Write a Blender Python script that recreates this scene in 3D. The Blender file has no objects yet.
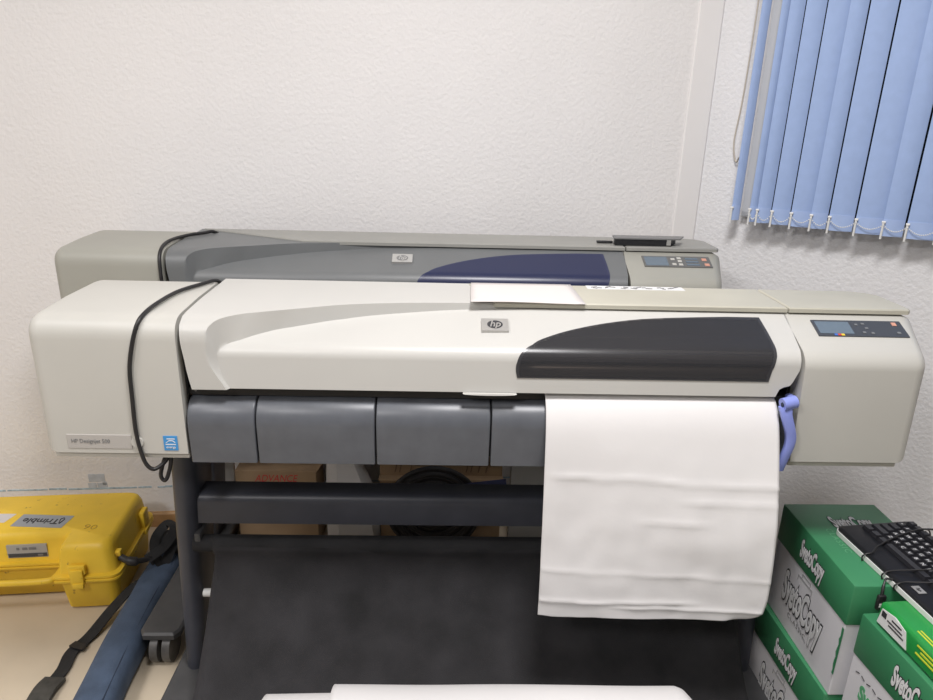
import bpy, bmesh, math, random
from mathutils import Vector, Matrix, noise
random.seed(7)
C = bpy.context.scene.collection
PI = math.pi
def V(*a): return Vector(a)

# ------------------------------------------------------------------ materials
MATS = {}
def mat(name, col, rough=0.5, var=0.0, vscale=20, bump=0.0, bscale=200, metal=0.0, spec=0.5, emit=None):
    m = bpy.data.materials.new(name); m.use_nodes = True
    nt = m.node_tree; b = nt.nodes['Principled BSDF']
    b.inputs['Base Color'].default_value = (*col, 1); b.inputs['Roughness'].default_value = rough
    b.inputs['Metallic'].default_value = metal; b.inputs['Specular IOR Level'].default_value = spec
    tc = nt.nodes.new('ShaderNodeTexCoord')
    if var > 0:
        n = nt.nodes.new('ShaderNodeTexNoise'); n.inputs['Scale'].default_value = vscale
        n.inputs['Detail'].default_value = 5
        r = nt.nodes.new('ShaderNodeValToRGB')
        r.color_ramp.elements[0].position = .3; r.color_ramp.elements[1].position = .7
        r.color_ramp.elements[0].color = (*[max(0, c*(1-var)) for c in col], 1)
        r.color_ramp.elements[1].color = (*[min(1, c*(1+var)) for c in col], 1)
        nt.links.new(tc.outputs['Object'], n.inputs['Vector']); nt.links.new(n.outputs['Fac'], r.inputs['Fac'])
        nt.links.new(r.outputs['Color'], b.inputs['Base Color'])
    if bump > 0:
        n2 = nt.nodes.new('ShaderNodeTexNoise'); n2.inputs['Scale'].default_value = bscale
        n2.inputs['Detail'].default_value = 3
        bp = nt.nodes.new('ShaderNodeBump'); bp.inputs['Strength'].default_value = bump
        bp.inputs['Distance'].default_value = .004
        nt.links.new(tc.outputs['Object'], n2.inputs['Vector']); nt.links.new(n2.outputs['Fac'], bp.inputs['Height'])
        nt.links.new(bp.outputs['Normal'], b.inputs['Normal'])
    MATS[name] = m
    return m
def glass_mat(name, col, clear, rough=.08):
    m = bpy.data.materials.new(name); m.use_nodes = True; nt = m.node_tree
    b = nt.nodes['Principled BSDF']; b.inputs['Base Color'].default_value = (*col, 1); b.inputs['Roughness'].default_value = rough
    t = nt.nodes.new('ShaderNodeBsdfTransparent'); t.inputs['Color'].default_value = (.5, .47, .45, 1)
    mx = nt.nodes.new('ShaderNodeMixShader'); mx.inputs[0].default_value = 1-clear
    nt.links.new(t.outputs[0], mx.inputs[1]); nt.links.new(b.outputs[0], mx.inputs[2])
    nt.links.new(mx.outputs[0], nt.nodes['Material Output'].inputs['Surface'])
    return m

M = dict(
    wall=mat('painted_woodchip', (.79, .772, .765), .85, .02, 3, .55, 95),
    wall_r=mat('painted_woodchip_side', (.77, .765, .775), .85, .02, 3, .7, 95),
    strip=mat('smooth_paint', (.81, .79, .78), .6, .01, 4),
    floor=mat('linoleum', (.60, .51, .385), .45, .05, 6, .05, 60),
    wood=mat('skirting_wood', (.45, .27, .13), .5, .15, 30),
    bluepaint=mat('blue_paint', (.40, .52, .60), .8, .3, 60),
    bluefade=mat('faded_blue_paint', (.50, .54, .59), .8, .12, 40),
    cream=mat('cream_plastic', (.51, .50, .462), .42, .03, 5, .05, 700),
    cream_lid=mat('pale_plastic', (.52, .512, .485), .38, .02, 5, .04, 700),
    yellowed=mat('yellowed_plastic', (.47, .452, .375), .45, .06, 7, .04, 700),
    rear_cream=mat('grey_beige_plastic', (.345, .34, .30), .45, .03, 5),
    rear_lid=mat('mid_grey_plastic', (.150, .157, .160), .42, .04, 6),
    rear_top=mat('warm_grey_plastic', (.30, .297, .275), .45, .04, 6),
    slate=mat('slate_plastic', (.100, .107, .122), .38, .10, 25),
    navy=mat('dark_blue_grey_metal', (.052, .055, .070), .42, .15, 14),
    footgrey=mat('dark_grey_metal', (.062, .062, .064), .5, .2, 14),
    black=mat('black_plastic', (.012, .012, .014), .5),
    softblack=mat('black_rubber', (.016, .015, .016), .45),
    cloth=mat('black_bin_cloth', (.021, .020, .022), .9, .45, 9, .25, 420),
    hem=mat('black_bin_hem', (.020, .020, .022), .85, .3, 12, .2, 420),
    lever=mat('periwinkle_plastic', (.24, .29, .68), .4),
    silver=mat('brushed_silver', (.52, .51, .49), .35, metal=.6),
    greybadge=mat('grey_badge', (.40, .395, .38), .5),
    inset=mat('name_plate_grey', (.44, .42, .395), .5),
    ink=mat('dark_ink', (.03, .03, .035), .6),
    softink=mat('grey_ink', (.20, .20, .20), .6),
    white=mat('white_print', (.72, .72, .72), .6),
    lcd=mat('lcd_glass', (.13, .17, .21), .25),
    panel=mat('panel_charcoal', (.055, .060, .070), .35),
    panel_rear=mat('panel_warm_grey', (.13, .13, .125), .4),
    btn=mat('button_grey', (.17, .18, .19), .5),
    btnw=mat('button_pale', (.50, .49, .45), .5),
    btno=mat('button_orange', (.60, .30, .22), .5),
    red=mat('ink_red', (.55, .06, .05), .6), yel=mat('ink_yellow', (.75, .55, .05), .6), blu=mat('ink_blue', (.05, .15, .5), .6),
    sticker=mat('sticker_blue', (.05, .28, .62), .5),
    paper=mat('paper', (.68, .665, .66), .8, .015, 8, .08, 35),
    sheet=mat('paper_pink_white', (.66, .62, .60), .8),
    case=mat('yellow_case_plastic', (.86, .57, .04), .45, .07, 10, .06, 300),
    case_scuff=mat('brown_scuff', (.42, .25, .03), .7),
    caselabel=mat('case_label_grey', (.32, .34, .36), .45),
    bag=mat('denim_blue_nylon', (.060, .088, .140), .85, .22, 18, .35, 300),
    bagdark=mat('navy_piping', (.02, .03, .055), .8),
    strap=mat('black_webbing', (.016, .016, .017), .8, .2, 60, .3, 500),
    strappad=mat('worn_grey_pad', (.055, .052, .045), .9, .3, 40),
    green=mat('box_green', (.045, .225, .10), .42, .06, 6),
    greenlt=mat('emboss_green', (.12, .36, .19), .5),
    boxwhite=mat('box_white', (.70, .69, .71), .6, .02, 8),
    reamgreen=mat('ream_green', (.02, .27, .055), .25, .1, 8),
    lime=mat('lime_print', (.55, .62, .04), .5),
    carton=mat('brown_carton', (.36, .245, .145), .85, .08, 15),
    cartondark=mat('carton_edge', (.20, .13, .075), .9),
    keybody=mat('keyboard_black', (.010, .010, .012), .4, spec=.3), keycap=mat('keycap_black', (.020, .020, .024), .4),
    blind=mat('blue_blind_fabric', (.33, .44, .70), .8, .03, 40, .12, 600),
    blindlt=mat('blue_blind_pocket', (.37, .48, .74), .8, .03, 40),
    clip=mat('white_clip', (.74, .74, .72), .5), cord=mat('beige_cord', (.52, .47, .40), .8),
    frame=mat('window_frame_white', (.7, .7, .7), .5), night=mat('night_glass', (.012, .014, .018), .08),
    rail=mat('steel_rail', (.22, .19, .16), .35, metal=.5), belt=mat('pale_belt', (.30, .29, .26), .5),
    steel=mat('bright_steel', (.6, .6, .6), .3, metal=.9), wheel=mat('caster_plastic', (.10, .095, .09), .4, .3, 30),
    dev=mat('grey_lid_plastic', (.17, .17, .17), .4), navystrap=mat('navy_strap', (.03, .035, .09), .7),
    green_print=mat('green_print', (.10, .36, .17), .6),
)
def spots(m, col, scale, thr):
    nt = m.node_tree; b = nt.nodes['Principled BSDF']; src = b.inputs['Base Color'].links[0].from_socket
    tc = nt.nodes.new('ShaderNodeTexCoord'); n = nt.nodes.new('ShaderNodeTexNoise'); n.inputs['Scale'].default_value = scale; n.inputs['Detail'].default_value = 2
    r = nt.nodes.new('ShaderNodeMapRange'); r.inputs['From Min'].default_value = thr; r.inputs['From Max'].default_value = thr+.06
    mx = nt.nodes.new('ShaderNodeMix'); mx.data_type = 'RGBA'; mx.inputs['B'].default_value = (*col, 1)
    nt.links.new(tc.outputs['Object'], n.inputs['Vector']); nt.links.new(n.outputs['Fac'], r.inputs['Value']); nt.links.new(r.outputs[0], mx.inputs['Factor'])
    nt.links.new(src, mx.inputs['A']); nt.links.new(mx.outputs['Result'], b.inputs['Base Color'])
spots(M['case'], (.45, .27, .03), 42, .70)
M['smoke'] = glass_mat('smoked_window', (.050, .050, .055), .40, .26)
M['bluewin'] = glass_mat('dark_blue_window', (.022, .028, .078), .10, .32)

# ------------------------------------------------------------------ mesh helpers
class MB:
    def __init__(s): s.bm = bmesh.new(); s.mi = 0
    def quad(s, pts, mi=0):
        f = s.bm.faces.new([s.bm.verts.new(p) for p in pts]); f.material_index = mi; return f
    def box(s, c, d, bev=0.0, seg=2, rot=None):
        b = bmesh.new(); bmesh.ops.create_cube(b, size=1)
        for v in b.verts: v.co = V(v.co.x*d[0], v.co.y*d[1], v.co.z*d[2])
        if bev > 0: bmesh.ops.bevel(b, geom=list(b.edges), offset=bev, segments=seg, profile=.5, affect='EDGES')
        Mx = Matrix.Translation(V(*c)) @ (rot.to_4x4() if rot else Matrix.Identity(4))
        bmesh.ops.transform(b, matrix=Mx, verts=b.verts); s._merge(b); return s
    def box2(s, a, b, bev=0.0, seg=2):
        return s.box([(a[i]+b[i])/2 for i in range(3)], [abs(b[i]-a[i]) for i in range(3)], bev, seg)
    def _merge(s, b):
        mp = {}
        for v in b.verts: mp[v] = s.bm.verts.new(v.co)
        for f in b.faces:
            try: s.bm.faces.new([mp[v] for v in f.verts]).material_index = f.material_index
            except ValueError: pass
        b.free()
    def loft(s, rings, cap=True, closed=True, mi=0):
        R = [[s.bm.verts.new(p) for p in r] for r in rings]
        n = len(R[0])
        for i in range(len(R)-1):
            for j in range(n if closed else n-1):
                k = (j+1) % n
                f = s.bm.faces.new((R[i][j], R[i][k], R[i+1][k], R[i+1][j])); f.material_index = mi
        if cap and closed:
            s.bm.faces.new(list(reversed(R[0]))); s.bm.faces.new(R[-1])
        return s
    def tube(s, pts, r, n=10, cap=True, flat=None):
        pts = [V(*p) for p in pts]; rings = []
        up = None
        for i, p in enumerate(pts):
            t = (pts[min(i+1, len(pts)-1)] - pts[max(i-1, 0)]).normalized()
            if up is None:
                up = V(0, 0, 1) if abs(t.z) < .9 else V(0, 1, 0)
            a = t.cross(up).normalized(); up = a.cross(t).normalized()
            rr = r[i] if isinstance(r, (list, tuple)) else r
            rings.append([p + (a*math.cos(2*PI*k/n) + up*math.sin(2*PI*k/n))*rr for k in range(n)])
        return s.loft(rings, cap)
    def cyl(s, a, b, r, n=24, r2=None):
        return s.tube([a, b], [r, r2 if r2 is not None else r], n)
    def prism(s, poly, z0, z1):   # poly in xy, extruded in z
        return s.loft([[V(x, y, z0) for x, y in poly], [V(x, y, z1) for x, y in poly]])
    def grid(s, nu, nv, fn, mi=None):
        G = [[s.bm.verts.new(fn(i/nu, j/nv)) for j in range(nv+1)] for i in range(nu+1)]
        for i in range(nu):
            for j in range(nv):
                f = s.bm.faces.new((G[i][j], G[i+1][j], G[i+1][j+1], G[i][j+1]))
                if mi: f.material_index = mi((i+.5)/nu, (j+.5)/nv)
        return s
    def xf(s, mx): bmesh.ops.transform(s.bm, matrix=mx, verts=s.bm.verts); return s
    def build(s, name, mats, parent=None, smooth=40, solid=0, loc=None, rotz=0):
        bmesh.ops.recalc_face_normals(s.bm, faces=s.bm.faces)
        me = bpy.data.meshes.new(name); s.bm.to_mesh(me); s.bm.free()
        for m in (mats if isinstance(mats, (list, tuple)) else [mats]): me.materials.append(m)
        o = bpy.data.objects.new(name, me); C.objects.link(o)
        if smooth:
            for p in me.polygons: p.use_smooth = True
            me.set_sharp_from_angle(angle=math.radians(smooth))
        if solid:
            md = o.modifiers.new('thickness', 'SOLIDIFY'); md.thickness = solid; md.offset = 0
        if parent: o.parent = parent
        if loc: o.location = loc
        o.rotation_euler.z = rotz
        return o

def tag(o, label, cat, group=None):
    o['label'] = label; o['category'] = cat
    if group: o['group'] = group
    return o
def thing(name, label, cat, loc, rotz=0, group=None):
    o = bpy.data.objects.new(name, None); C.objects.link(o); o.location = loc; o.rotation_euler.z = rotz
    o.empty_display_size = .05
    return tag(o, label, cat, group)
def struct(o): o['kind'] = 'structure'; return o

def frame(o, x, y):           # matrix with origin o, right x, up y
    x = V(*x).normalized(); y = V(*y); z = x.cross(y).normalized(); y = z.cross(x)
    return Matrix(((x.x, y.x, z.x, o[0]), (x.y, y.y, z.y, o[1]), (x.z, y.z, z.z, o[2]), (0, 0, 0, 1)))
def text(name, s, size, mx, m, parent=None, sx=1.0, shear=0.0, bold=0.0, ext=.0004, align='CENTER', spacing=1.0):
    cu = bpy.data.curves.new(name, 'FONT'); cu.body = s; cu.size = size; cu.shear = shear; cu.offset = bold
    cu.extrude = ext; cu.align_x = align; cu.align_y = 'CENTER'; cu.space_character = spacing; cu.resolution_u = 3
    t = bpy.data.objects.new(name, cu); C.objects.link(t)
    dg = bpy.context.evaluated_depsgraph_get(); dg.update()
    me = bpy.data.meshes.new_from_object(t.evaluated_get(dg))
    bpy.data.objects.remove(t); bpy.data.curves.remove(cu)
    me.transform(mx @ Matrix.Diagonal((sx, 1, 1, 1)))
    me.materials.clear(); me.materials.append(m); me.name = name
    o = bpy.data.objects.new(name, me); C.objects.link(o)
    if parent: o.parent = parent
    return o

def bez(a, b, c, u): return tuple((1-u)**2*a[i]+2*u*(1-u)*b[i]+u*u*c[i] for i in range(len(a)))
def lerp(a, b, u): return tuple(a[i]+(b[i]-a[i])*u for i in range(len(a)))
def ss(x): x = max(0., min(1., x)); return x*x*(3-2*x)
def smooth_path(pts, n=8):    # Catmull-Rom
    P = [V(*p) for p in pts]; P = [2*P[0]-P[1]] + P + [2*P[-1]-P[-2]]; out = []
    for i in range(1, len(P)-2):
        for k in range(n):
            t = k/n; a, b, c, d = P[i-1:i+3]
            out.append(.5*((2*b)+(c-a)*t+(2*a-5*b+4*c-d)*t*t+(3*b-a-3*c+d)*t**3))
    out.append(P[-2]); return out
def offset_poly(poly, d):     # inward offset of a ccw polygon in 2-D
    n = len(poly); out = []
    for i in range(n):
        p0, p1, p2 = V(*poly[i-1]), V(*poly[i]), V(*poly[(i+1) % n])
        e1 = (p1-p0).normalized(); e2 = (p2-p1).normalized()
        n1 = V(-e1.y, e1.x); n2 = V(-e2.y, e2.x); b = n1+n2
        b = b*(2/max(.8, b.length_squared)) if b.length > 1e-6 else n1
        out.append(p1 + b*d)
    return out
def ccw(poly):
    a = sum(poly[i-1][0]*poly[i][1]-poly[i][0]*poly[i-1][1] for i in range(len(poly)))
    return poly if a > 0 else poly[::-1]
def extrude_round(prof, x0, x1, r, which=(0, 1), seg=6):   # profile (y,z) run along x, ends rounded
    prof = ccw(prof); S = []
    if which[0]: S = [(x0 + r*(1-math.cos(PI/2*k/seg)), r*(1-math.sin(PI/2*k/seg))) for k in range(seg+1)]
    else: S = [(x0, 0)]
    if which[1]: S += [(x1 - r*(1-math.cos(PI/2*k/seg)), r*(1-math.sin(PI/2*k/seg))) for k in range(seg, -1, -1)]
    else: S.append((x1, 0))
    m = MB(); m.loft([[V(x, p[0], p[1]) for p in (offset_poly(prof, d) if d > 1e-6 else prof)] for x, d in S]); return m

# ------------------------------------------------------------------ the room
CORN = V(.825, 2.263, 0); ANG = math.radians(38)
DW = V(math.cos(ANG), -math.sin(ANG), 0); NW = V(-math.sin(ANG), -math.cos(ANG), 0)
def wy(x): return 2.136 + .069*(x+1.02)
def wallpt(u, z, off=0): return CORN + DW*u + NW*off + V(0, 0, z)
H = 2.75
m = MB(); m.box2((-3.6, -2.6, -.1), (3.4, 2.6, 0)); struct(m.build('floor', M['floor'], smooth=0))
m = MB(); m.loft([[V(-3.6, wy(-3.6), z), V(CORN.x, wy(CORN.x), z), V(CORN.x, wy(CORN.x)+.15, z), V(-3.6, wy(-3.6)+.15, z)] for z in (0, H)])
struct(m.build('wall_back', M['wall'], smooth=0))
m = MB(); m.loft([[wallpt(0, z), wallpt(2.6, z), wallpt(2.6, z, -.15), wallpt(0, z, -.15)] for z in (0, H)])
struct(m.build('wall_right', M['wall_r'], smooth=0))
m = MB(); m.box2((-3.6, -2.6, H), (3.4, 2.6, H+.1)); struct(m.build('ceiling', M['strip'], smooth=0))
m = MB(); m.box2((-3.7, -2.6, 0), (-3.6, 2.6, H)); struct(m.build('wall_left', M['wall'], smooth=0))
m = MB(); m.loft([[V(.747, wy(.747)-.006, z), V(.752, wy(.75)-.010, z), V(CORN.x-.004, wy(CORN.x)-.010, z), V(CORN.x+.003, wy(CORN.x)-.002, z), V(.76, wy(.76)+.01, z)] for z in (0, H)])
struct(m.build('trim_1', M['strip'], smooth=0))
m = MB(); m.loft([[V(x, wy(x)-.014, 0), V(x, wy(x)-.014, .05), V(x, wy(x)-.010, .055), V(x, wy(x)+.02, .055), V(x, wy(x)+.02, 0)] for x in (-3.55, CORN.x-.02)])
struct(m.build('baseboard_back', M['wood'], smooth=0))
# dashed blue paint line low on the back wall, and the faded square patch above it
m = MB()
x = -2.0
while x < .7:
    L = random.uniform(.02, .09); a = .150+random.uniform(-.001, .001); hgt = random.uniform(.004, .0075)
    m.loft([[V(xx, wy(xx)-.0012, a), V(xx, wy(xx)-.0012, a+hgt), V(xx, wy(xx)+.001, a+hgt), V(xx, wy(xx)+.001, a)] for xx in (x, x+L)])
    x += L+random.choice((.0, .0, .006, .02))
struct(m.build('trim_2', M['bluepaint'], smooth=0))
m = MB()
for (xa, xb, za, zb) in ((-1.203, -1.150, .178, .208), (-1.207, -1.180, .153, .174), (-1.177, -1.145, .154, .174), (-1.160, -1.146, .165, .178)):
    m.loft([[V(xx, wy(xx)-.001, za), V(xx, wy(xx)-.001, zb), V(xx, wy(xx)+.001, zb), V(xx, wy(xx)+.001, za)] for xx in (xa, xb)])
struct(m.build('trim_3', M['bluefade'], smooth=0))

# window behind the blind
wroot = bpy.data.objects.new('window_1', None); C.objects.link(wroot); struct(wroot)
def wallbox(u0, u1, z0, z1, o0, o1):
    m = MB(); m.loft([[wallpt(u0, z, o0), wallpt(u1, z, o0), wallpt(u1, z, o1), wallpt(u0, z, o1)] for z in (z0, z1)]); return m
wallbox(.15, 1.5, 1.125, 2.35, .001, .012).build('pane', M['night'], wroot, smooth=0)
m = MB()
for a in ((.15, .215, 1.125, 2.35), (1.45, 1.5, 1.125, 2.35), (.15, 1.5, 1.125, 1.14), (.15, 1.5, 2.31, 2.35), (.80, .86, 1.125, 2.35)):
    m.loft([[wallpt(a[0], z, .001), wallpt(a[1], z, .001), wallpt(a[1], z, .028), wallpt(a[0], z, .028)] for z in (a[2], a[3])])
m.build('window_frame', mat('grey_frame', (.50, .51, .53), .5), wroot, smooth=0)

# ------------------------------------------------------------------ vertical blind
ZB = 1.116; ZT = 2.36
bl = thing('vertical_blind', 'light blue vertical fabric blind hanging over the window in the right corner', 'blind', wallpt(.6, 0, .06))
inv = Matrix.Translation(-bl.location)
US = [.129, .182, .204, .246, .300, .354, .402, .470, .537, .594, .662, .730, .798, .866, .934, 1.002, 1.07, 1.138, 1.206, 1.274, 1.342, 1.41, 1.478, 1.546]
DARK = [0, 0, 1, 1, 0, 1, 1, 0, 1, 0, 1, 1, 0, 1, 0, 1, 1, 0, 1, 0, 0, 1, 0, 1]   # which slats leave a gap before the next one
for i in range(len(US)-1):
    u0 = US[i]+.002; u1 = US[i+1]+(-.0042 if DARK[i] else .003)
    if i == 0: u1 = .152
    lo = .074; hi = .058
    def slat(z0, z1, extra=0, bend=.004):
        m = MB(); N = 10
        def sec(z):
            f = [wallpt(u0+(u1-u0)*k/N, z, lo+(hi-lo)*k/N + bend*math.sin(PI*k/N)+extra) for k in range(N+1)]
            b = [wallpt(u0+(u1-u0)*k/N, z, lo+(hi-lo)*k/N + bend*math.sin(PI*k/N)-.0008-extra) for k in range(N, -1, -1)]
            return f+b
        m.loft([sec(z0), sec(z1)]); return m.xf(inv)
    slat(ZB+.045, ZT).build('slat', M['blind'], bl)
    slat(ZB, ZB+.0455, .0015).build('weight_pocket', M['blindlt'], bl)
    if i > 0 or True:
        m = MB(); uu = u0+.002
        m.tube([wallpt(uu, ZB-.008, .080), wallpt(uu, ZB+.036, .080)], .0030, 8)
        m.tube([wallpt(uu-.004, ZB+.038, .080), wallpt(uu+.005, ZB+.038, .080)], .0035, 8)
        m.xf(inv).build('clip', M['clip'], bl)
        m = MB(); ua, ub = u0+.004, US[i+1]+.004
        if i > 0:
            sag = .016+random.uniform(0, .008)
            nb = max(8, int((ub-ua)/.0042))
            for k in range(nb+1):
                t = k/nb; p = wallpt(ua+(ub-ua)*t, ZB+.030-sag*4*t*(1-t)*.9, .082)
                b = bmesh.new(); bmesh.ops.create_icosphere(b, subdivisions=1, radius=.0021, matrix=Matrix.Translation(p)); m._merge(b)
            m.xf(inv).build('bead_chain', M['clip'], bl)
m = MB()
m.loft([[wallpt(u, ZT-.01, .04), wallpt(u, ZT+.035, .04), wallpt(u, ZT+.035, .09), wallpt(u, ZT-.01, .09)] for u in (.11, 1.56)])
m.xf(inv).build('head_rail', M['clip'], bl, smooth=0)
m = MB(); m.tube(smooth_path([wallpt(.112, 2.35, .05), wallpt(.111, 1.9, .045), wallpt(.107, 1.65, .03), wallpt(.098, 1.46, .012), wallpt(.090, 1.36, .008), wallpt(.094, 1.315, .008), wallpt(.106, 1.285, .012), wallpt(.118, 1.30, .03)]), .0024, 8)
m.xf(inv).build('pull_cord', M['cord'], bl)

# ------------------------------------------------------------------ the plotters
def Of(t):
    if t < .4: return lerp((0, .895), (0, .99), t/.4)
    if t < .55: return bez((0, .99), (0, 1.033), (.045, 1.035), (t-.4)/.15)
    if t < .75: return lerp((.045, 1.035), (.135, 1.039), (t-.55)/.2)
    return lerp((.135, 1.039), (.30, 1.041), (t-.75)/.25)
def If(t):
    if t < .4: return lerp((.008, .895), (.013, .955), t/.4)
    if t < .55: return bez((.013, .955), (.014, .975), (.034, .985), (t-.4)/.15)
    if t < .75: return lerp((.034, .985), (.135, 1.030), (t-.55)/.2)
    return lerp((.135, 1.030), (.30, 1.036), (t-.75)/.25)
TS = .40
PAIRS = [((-.4975, 0), (-.4925, 0), (-.5625, 0)), ((-.5041, .054), (-.4983, .063), (-.566, .08)), ((-.516, .14), (-.504, .13), (-.569, .17)),
         ((-.5249, .2245), (-.5075, .21), (-.571, .26)), ((-.529, .33), (-.5106, .2875), (-.574, .36)), ((-.5264, .4355), (-.5131, .40), (-.5762, .47)),
         ((-.5169, .4785), (-.511, .45), (-.5766, .72)), ((-.5007, .511), (-.503, .495), (-.577, 1.0)), ((-.4646, .549), (-.4757, .547), (-.52, 1.0)),
         ((-.4087, .5965), (-.418, .608), (-.43, 1.0)), ((-.369, .629), (-.371, .640), (-.37, 1.0)), ((-.283, .697), (-.2825, .7015), (-.283, 1.0)),
         ((-.18, .735), (-.18, .7360), (-.175, 1.0)), ((-.0877, .750), (-.087, .7495), (-.085, 1.0)), ((.05, .757), (.05, .7545), (.05, 1.0)),
         ((.34, .758), (.34, .7555), (.34, 1.0)), ((.627, .758), (.6268, .7555), (.633, 1.0))]
BOTX = [-.4925, -.490, -.4875, -.485, -.482, -.478, -.473, -.468, -.458, -.42, -.37, -.282, -.165, -.08, .05, .31, .572]
def Ipt(x, t, off=0.0):
    p = If(t); p2 = If(min(1, t+.01)); p1 = If(max(0, t-.01)); ty, tz = p2[0]-p1[0], p2[1]-p1[1]; L = math.hypot(ty, tz)
    return V(x, p[0]-tz/L*off, p[1]+ty/L*off)
def piece(tab, t):
    for (a, b), (c, d) in zip(tab, tab[1:]):
        if t <= c: return b+(d-b)*(t-a)/(c-a)
    return tab[-1][1]
XR = [(0, .572), (.10, .578), (.135, .587), (.152, .598), (.2, .603), (.36, .6135), (.5, .616), (.8, .629), (1, .633)]
XL = [(0, -.5625), (.4, -.576), (1, -.577)]
WIN = [(.0605, .205), (.0575, .3), (.0584, .3975), (.0688, .4865), (.0937, .558), (.1295, .599), (.1782, .6365), (.2425, .672), (.3173, .699), (.4021, .713), (.5656, .722), (.5688, .64), (.5698, .5695), (.5666, .485), (.5584, .3665), (.5535, .205)]
WL = sorted([(t, x) for x, t in WIN[:10]]); WL.append((.722, .50)); WRr = sorted([(t, x) for x, t in WIN[10:]])
def in_win(x, t, mg=0):
    if not (.205+mg*2.5 < t < .722-mg*2.5): return False
    return piece(WL, t)+mg < x < piece(WRr, t)-mg

DISH = [(-.48, 0), (-.41, .003), (-.37, .0042), (-.283, .0107), (-.15, .0100), (-.02, .0038), (.09, 0), (1, 0)]
def If2(x, t):
    y, z = If(t); return (y, z-(piece(DISH, x) if x > -.48 else 0)*ss((t-.5)/.16))
def Opt(x, t): p = Of(t); return V(x, p[0], p[1])
def make_lid_mesh():
    m = MB(); cols = []
    NP = len(PAIRS)
    for k, (cnt) in enumerate([4, 4, 4, 5, 5, 5, 5, 8, 10, 8, 14, 16, 14, 20, 44, 44]):
        for q in range(cnt): cols.append(k+q/cnt)
    cols.append(NP-1)
    def cat(tab, f):      # smooth interpolation of 2-D control points
        i = min(NP-2, int(f)); t = f-i; P = [V(*tab[max(0, min(NP-1, j))]) for j in (i-1, i, i+1, i+2)]
        if i == 0: P[0] = 2*P[1]-P[2]
        if i == NP-2: P[3] = 2*P[2]-P[1]
        a, b, c, d = P; return .5*((2*b)+(c-a)*t+(2*a-5*b+4*c-d)*t*t+(3*b-a-3*c+d)*t**3)
    def lin(tab, f):
        i = min(NP-2, int(f)); return V(*tab[i]).lerp(V(*tab[i+1]), f-i)
    outs = [p[0] for p in PAIRS]; ins = [p[1] for p in PAIRS]; edg = [p[2] for p in PAIRS]; bots = [(x, 0) for x in BOTX]
    NI, NC, NO = 84, 8, 16; G = []; XT = []
    for f in cols:
        o, i_, e, b = cat(outs, f), cat(ins, f), lin(edg, f), lin(bots, f); o.y = max(0, o.y); i_.y = max(0, i_.y)
        row = []; xt = []
        for k in range(NI):
            p = b.lerp(i_, k/NI); x, t = p.x, p.y
            if x > .3:
                g = (x-.3)/max(1e-6, (.572+(.6265-.572)*t/.74)-.3); x = .3+g*(piece(XR, t)-.3)
            q = If2(x, t); row.append(m.bm.verts.new((x, q[0], q[1]))); xt.append((x, t))
        A = V(i_.x, *If2(i_.x, i_.y)); Bq = V(o.x, *Of(o.y))
        for k in range(NC+1):
            u = k/NC; v = A.lerp(Bq, u); row.append(m.bm.verts.new(v)); xt.append((9, 9))
        for k in range(1, NO+1):
            p = o.lerp(e, k/NO); q = Of(p.y); row.append(m.bm.verts.new((p.x, q[0], q[1]))); xt.append((9, 9))
        G.append(row); XT.append(xt)
    for i in range(len(G)-1):
        for j in range(len(G[0])-1):
            q = (XT[i][j], XT[i+1][j], XT[i+1][j+1], XT[i][j+1]); x = sum(p[0] for p in q)/4; t = sum(p[1] for p in q)/4
            w = t < 1
            if w and in_win(x, t, .007): continue
            f = m.bm.faces.new((G[i][j], G[i+1][j], G[i+1][j+1], G[i][j+1])); f.material_index = 1 if (w and in_win(x, t, .003)) else 0
    bmesh.ops.remove_doubles(m.bm, verts=m.bm.verts, dist=1e-5)
    low = [e for e in m.bm.edges if e.is_boundary and all(v.co.z < .8965 and v.co.y < .01 for v in e.verts)]
    for e in low:
        a, b = e.verts
        m.bm.faces.new((a, b, m.bm.verts.new(b.co+V(0, .03, .002)), m.bm.verts.new(a.co+V(0, .03, .002))))
    endv = [e for e in m.bm.edges if e.is_boundary and len(e.link_faces) == 1 and (all(abs(v.co.x-piece(XR, .5)) < .05 and v.co.x > .57 for v in e.verts) or all(v.co.x < -.56 for v in e.verts)) and all(v.co.y < .29 for v in e.verts) and abs(e.verts[0].co.z-e.verts[1].co.z)+abs(e.verts[0].co.y-e.verts[1].co.y) > 1e-4 and max(v.co.z for v in e.verts) > .8955]
    for e in endv:
        a, b = e.verts; d = V(0, .02, -.012)
        m.bm.faces.new((a, b, m.bm.verts.new(b.co+d), m.bm.verts.new(a.co+d)))
    return m
def pane_mesh():
    L = sorted([(t, x) for x, t in WIN[:10]]); P = smooth_path([(t, x, 0) for t, x in L], 6) + [V(.722, .50, 0)]
    LT = [(p.x, p.y) for p in P]; m = MB(); nt, nx = 90, 44
    def fn(a, b):
        t = .205+b*.517; xl, xr = piece(LT, t), piece(WRr, t); i = round(a*nx); e = min(.006, (xr-xl)*.1)
        x = xl+e*i/2 if i < 2 else (xr-e*(nx-i)/2 if i > nx-2 else xl+e+(xr-xl-2*e)*(i-2)/(nx-4))
        return Ipt(x, t, .0016)
    return m.grid(nx, nt, fn, lambda a, b: 1 if (a < 2/nx or a > 1-2/nx or b < 2/nt or b > 1-2/nt) else 0)

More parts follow.
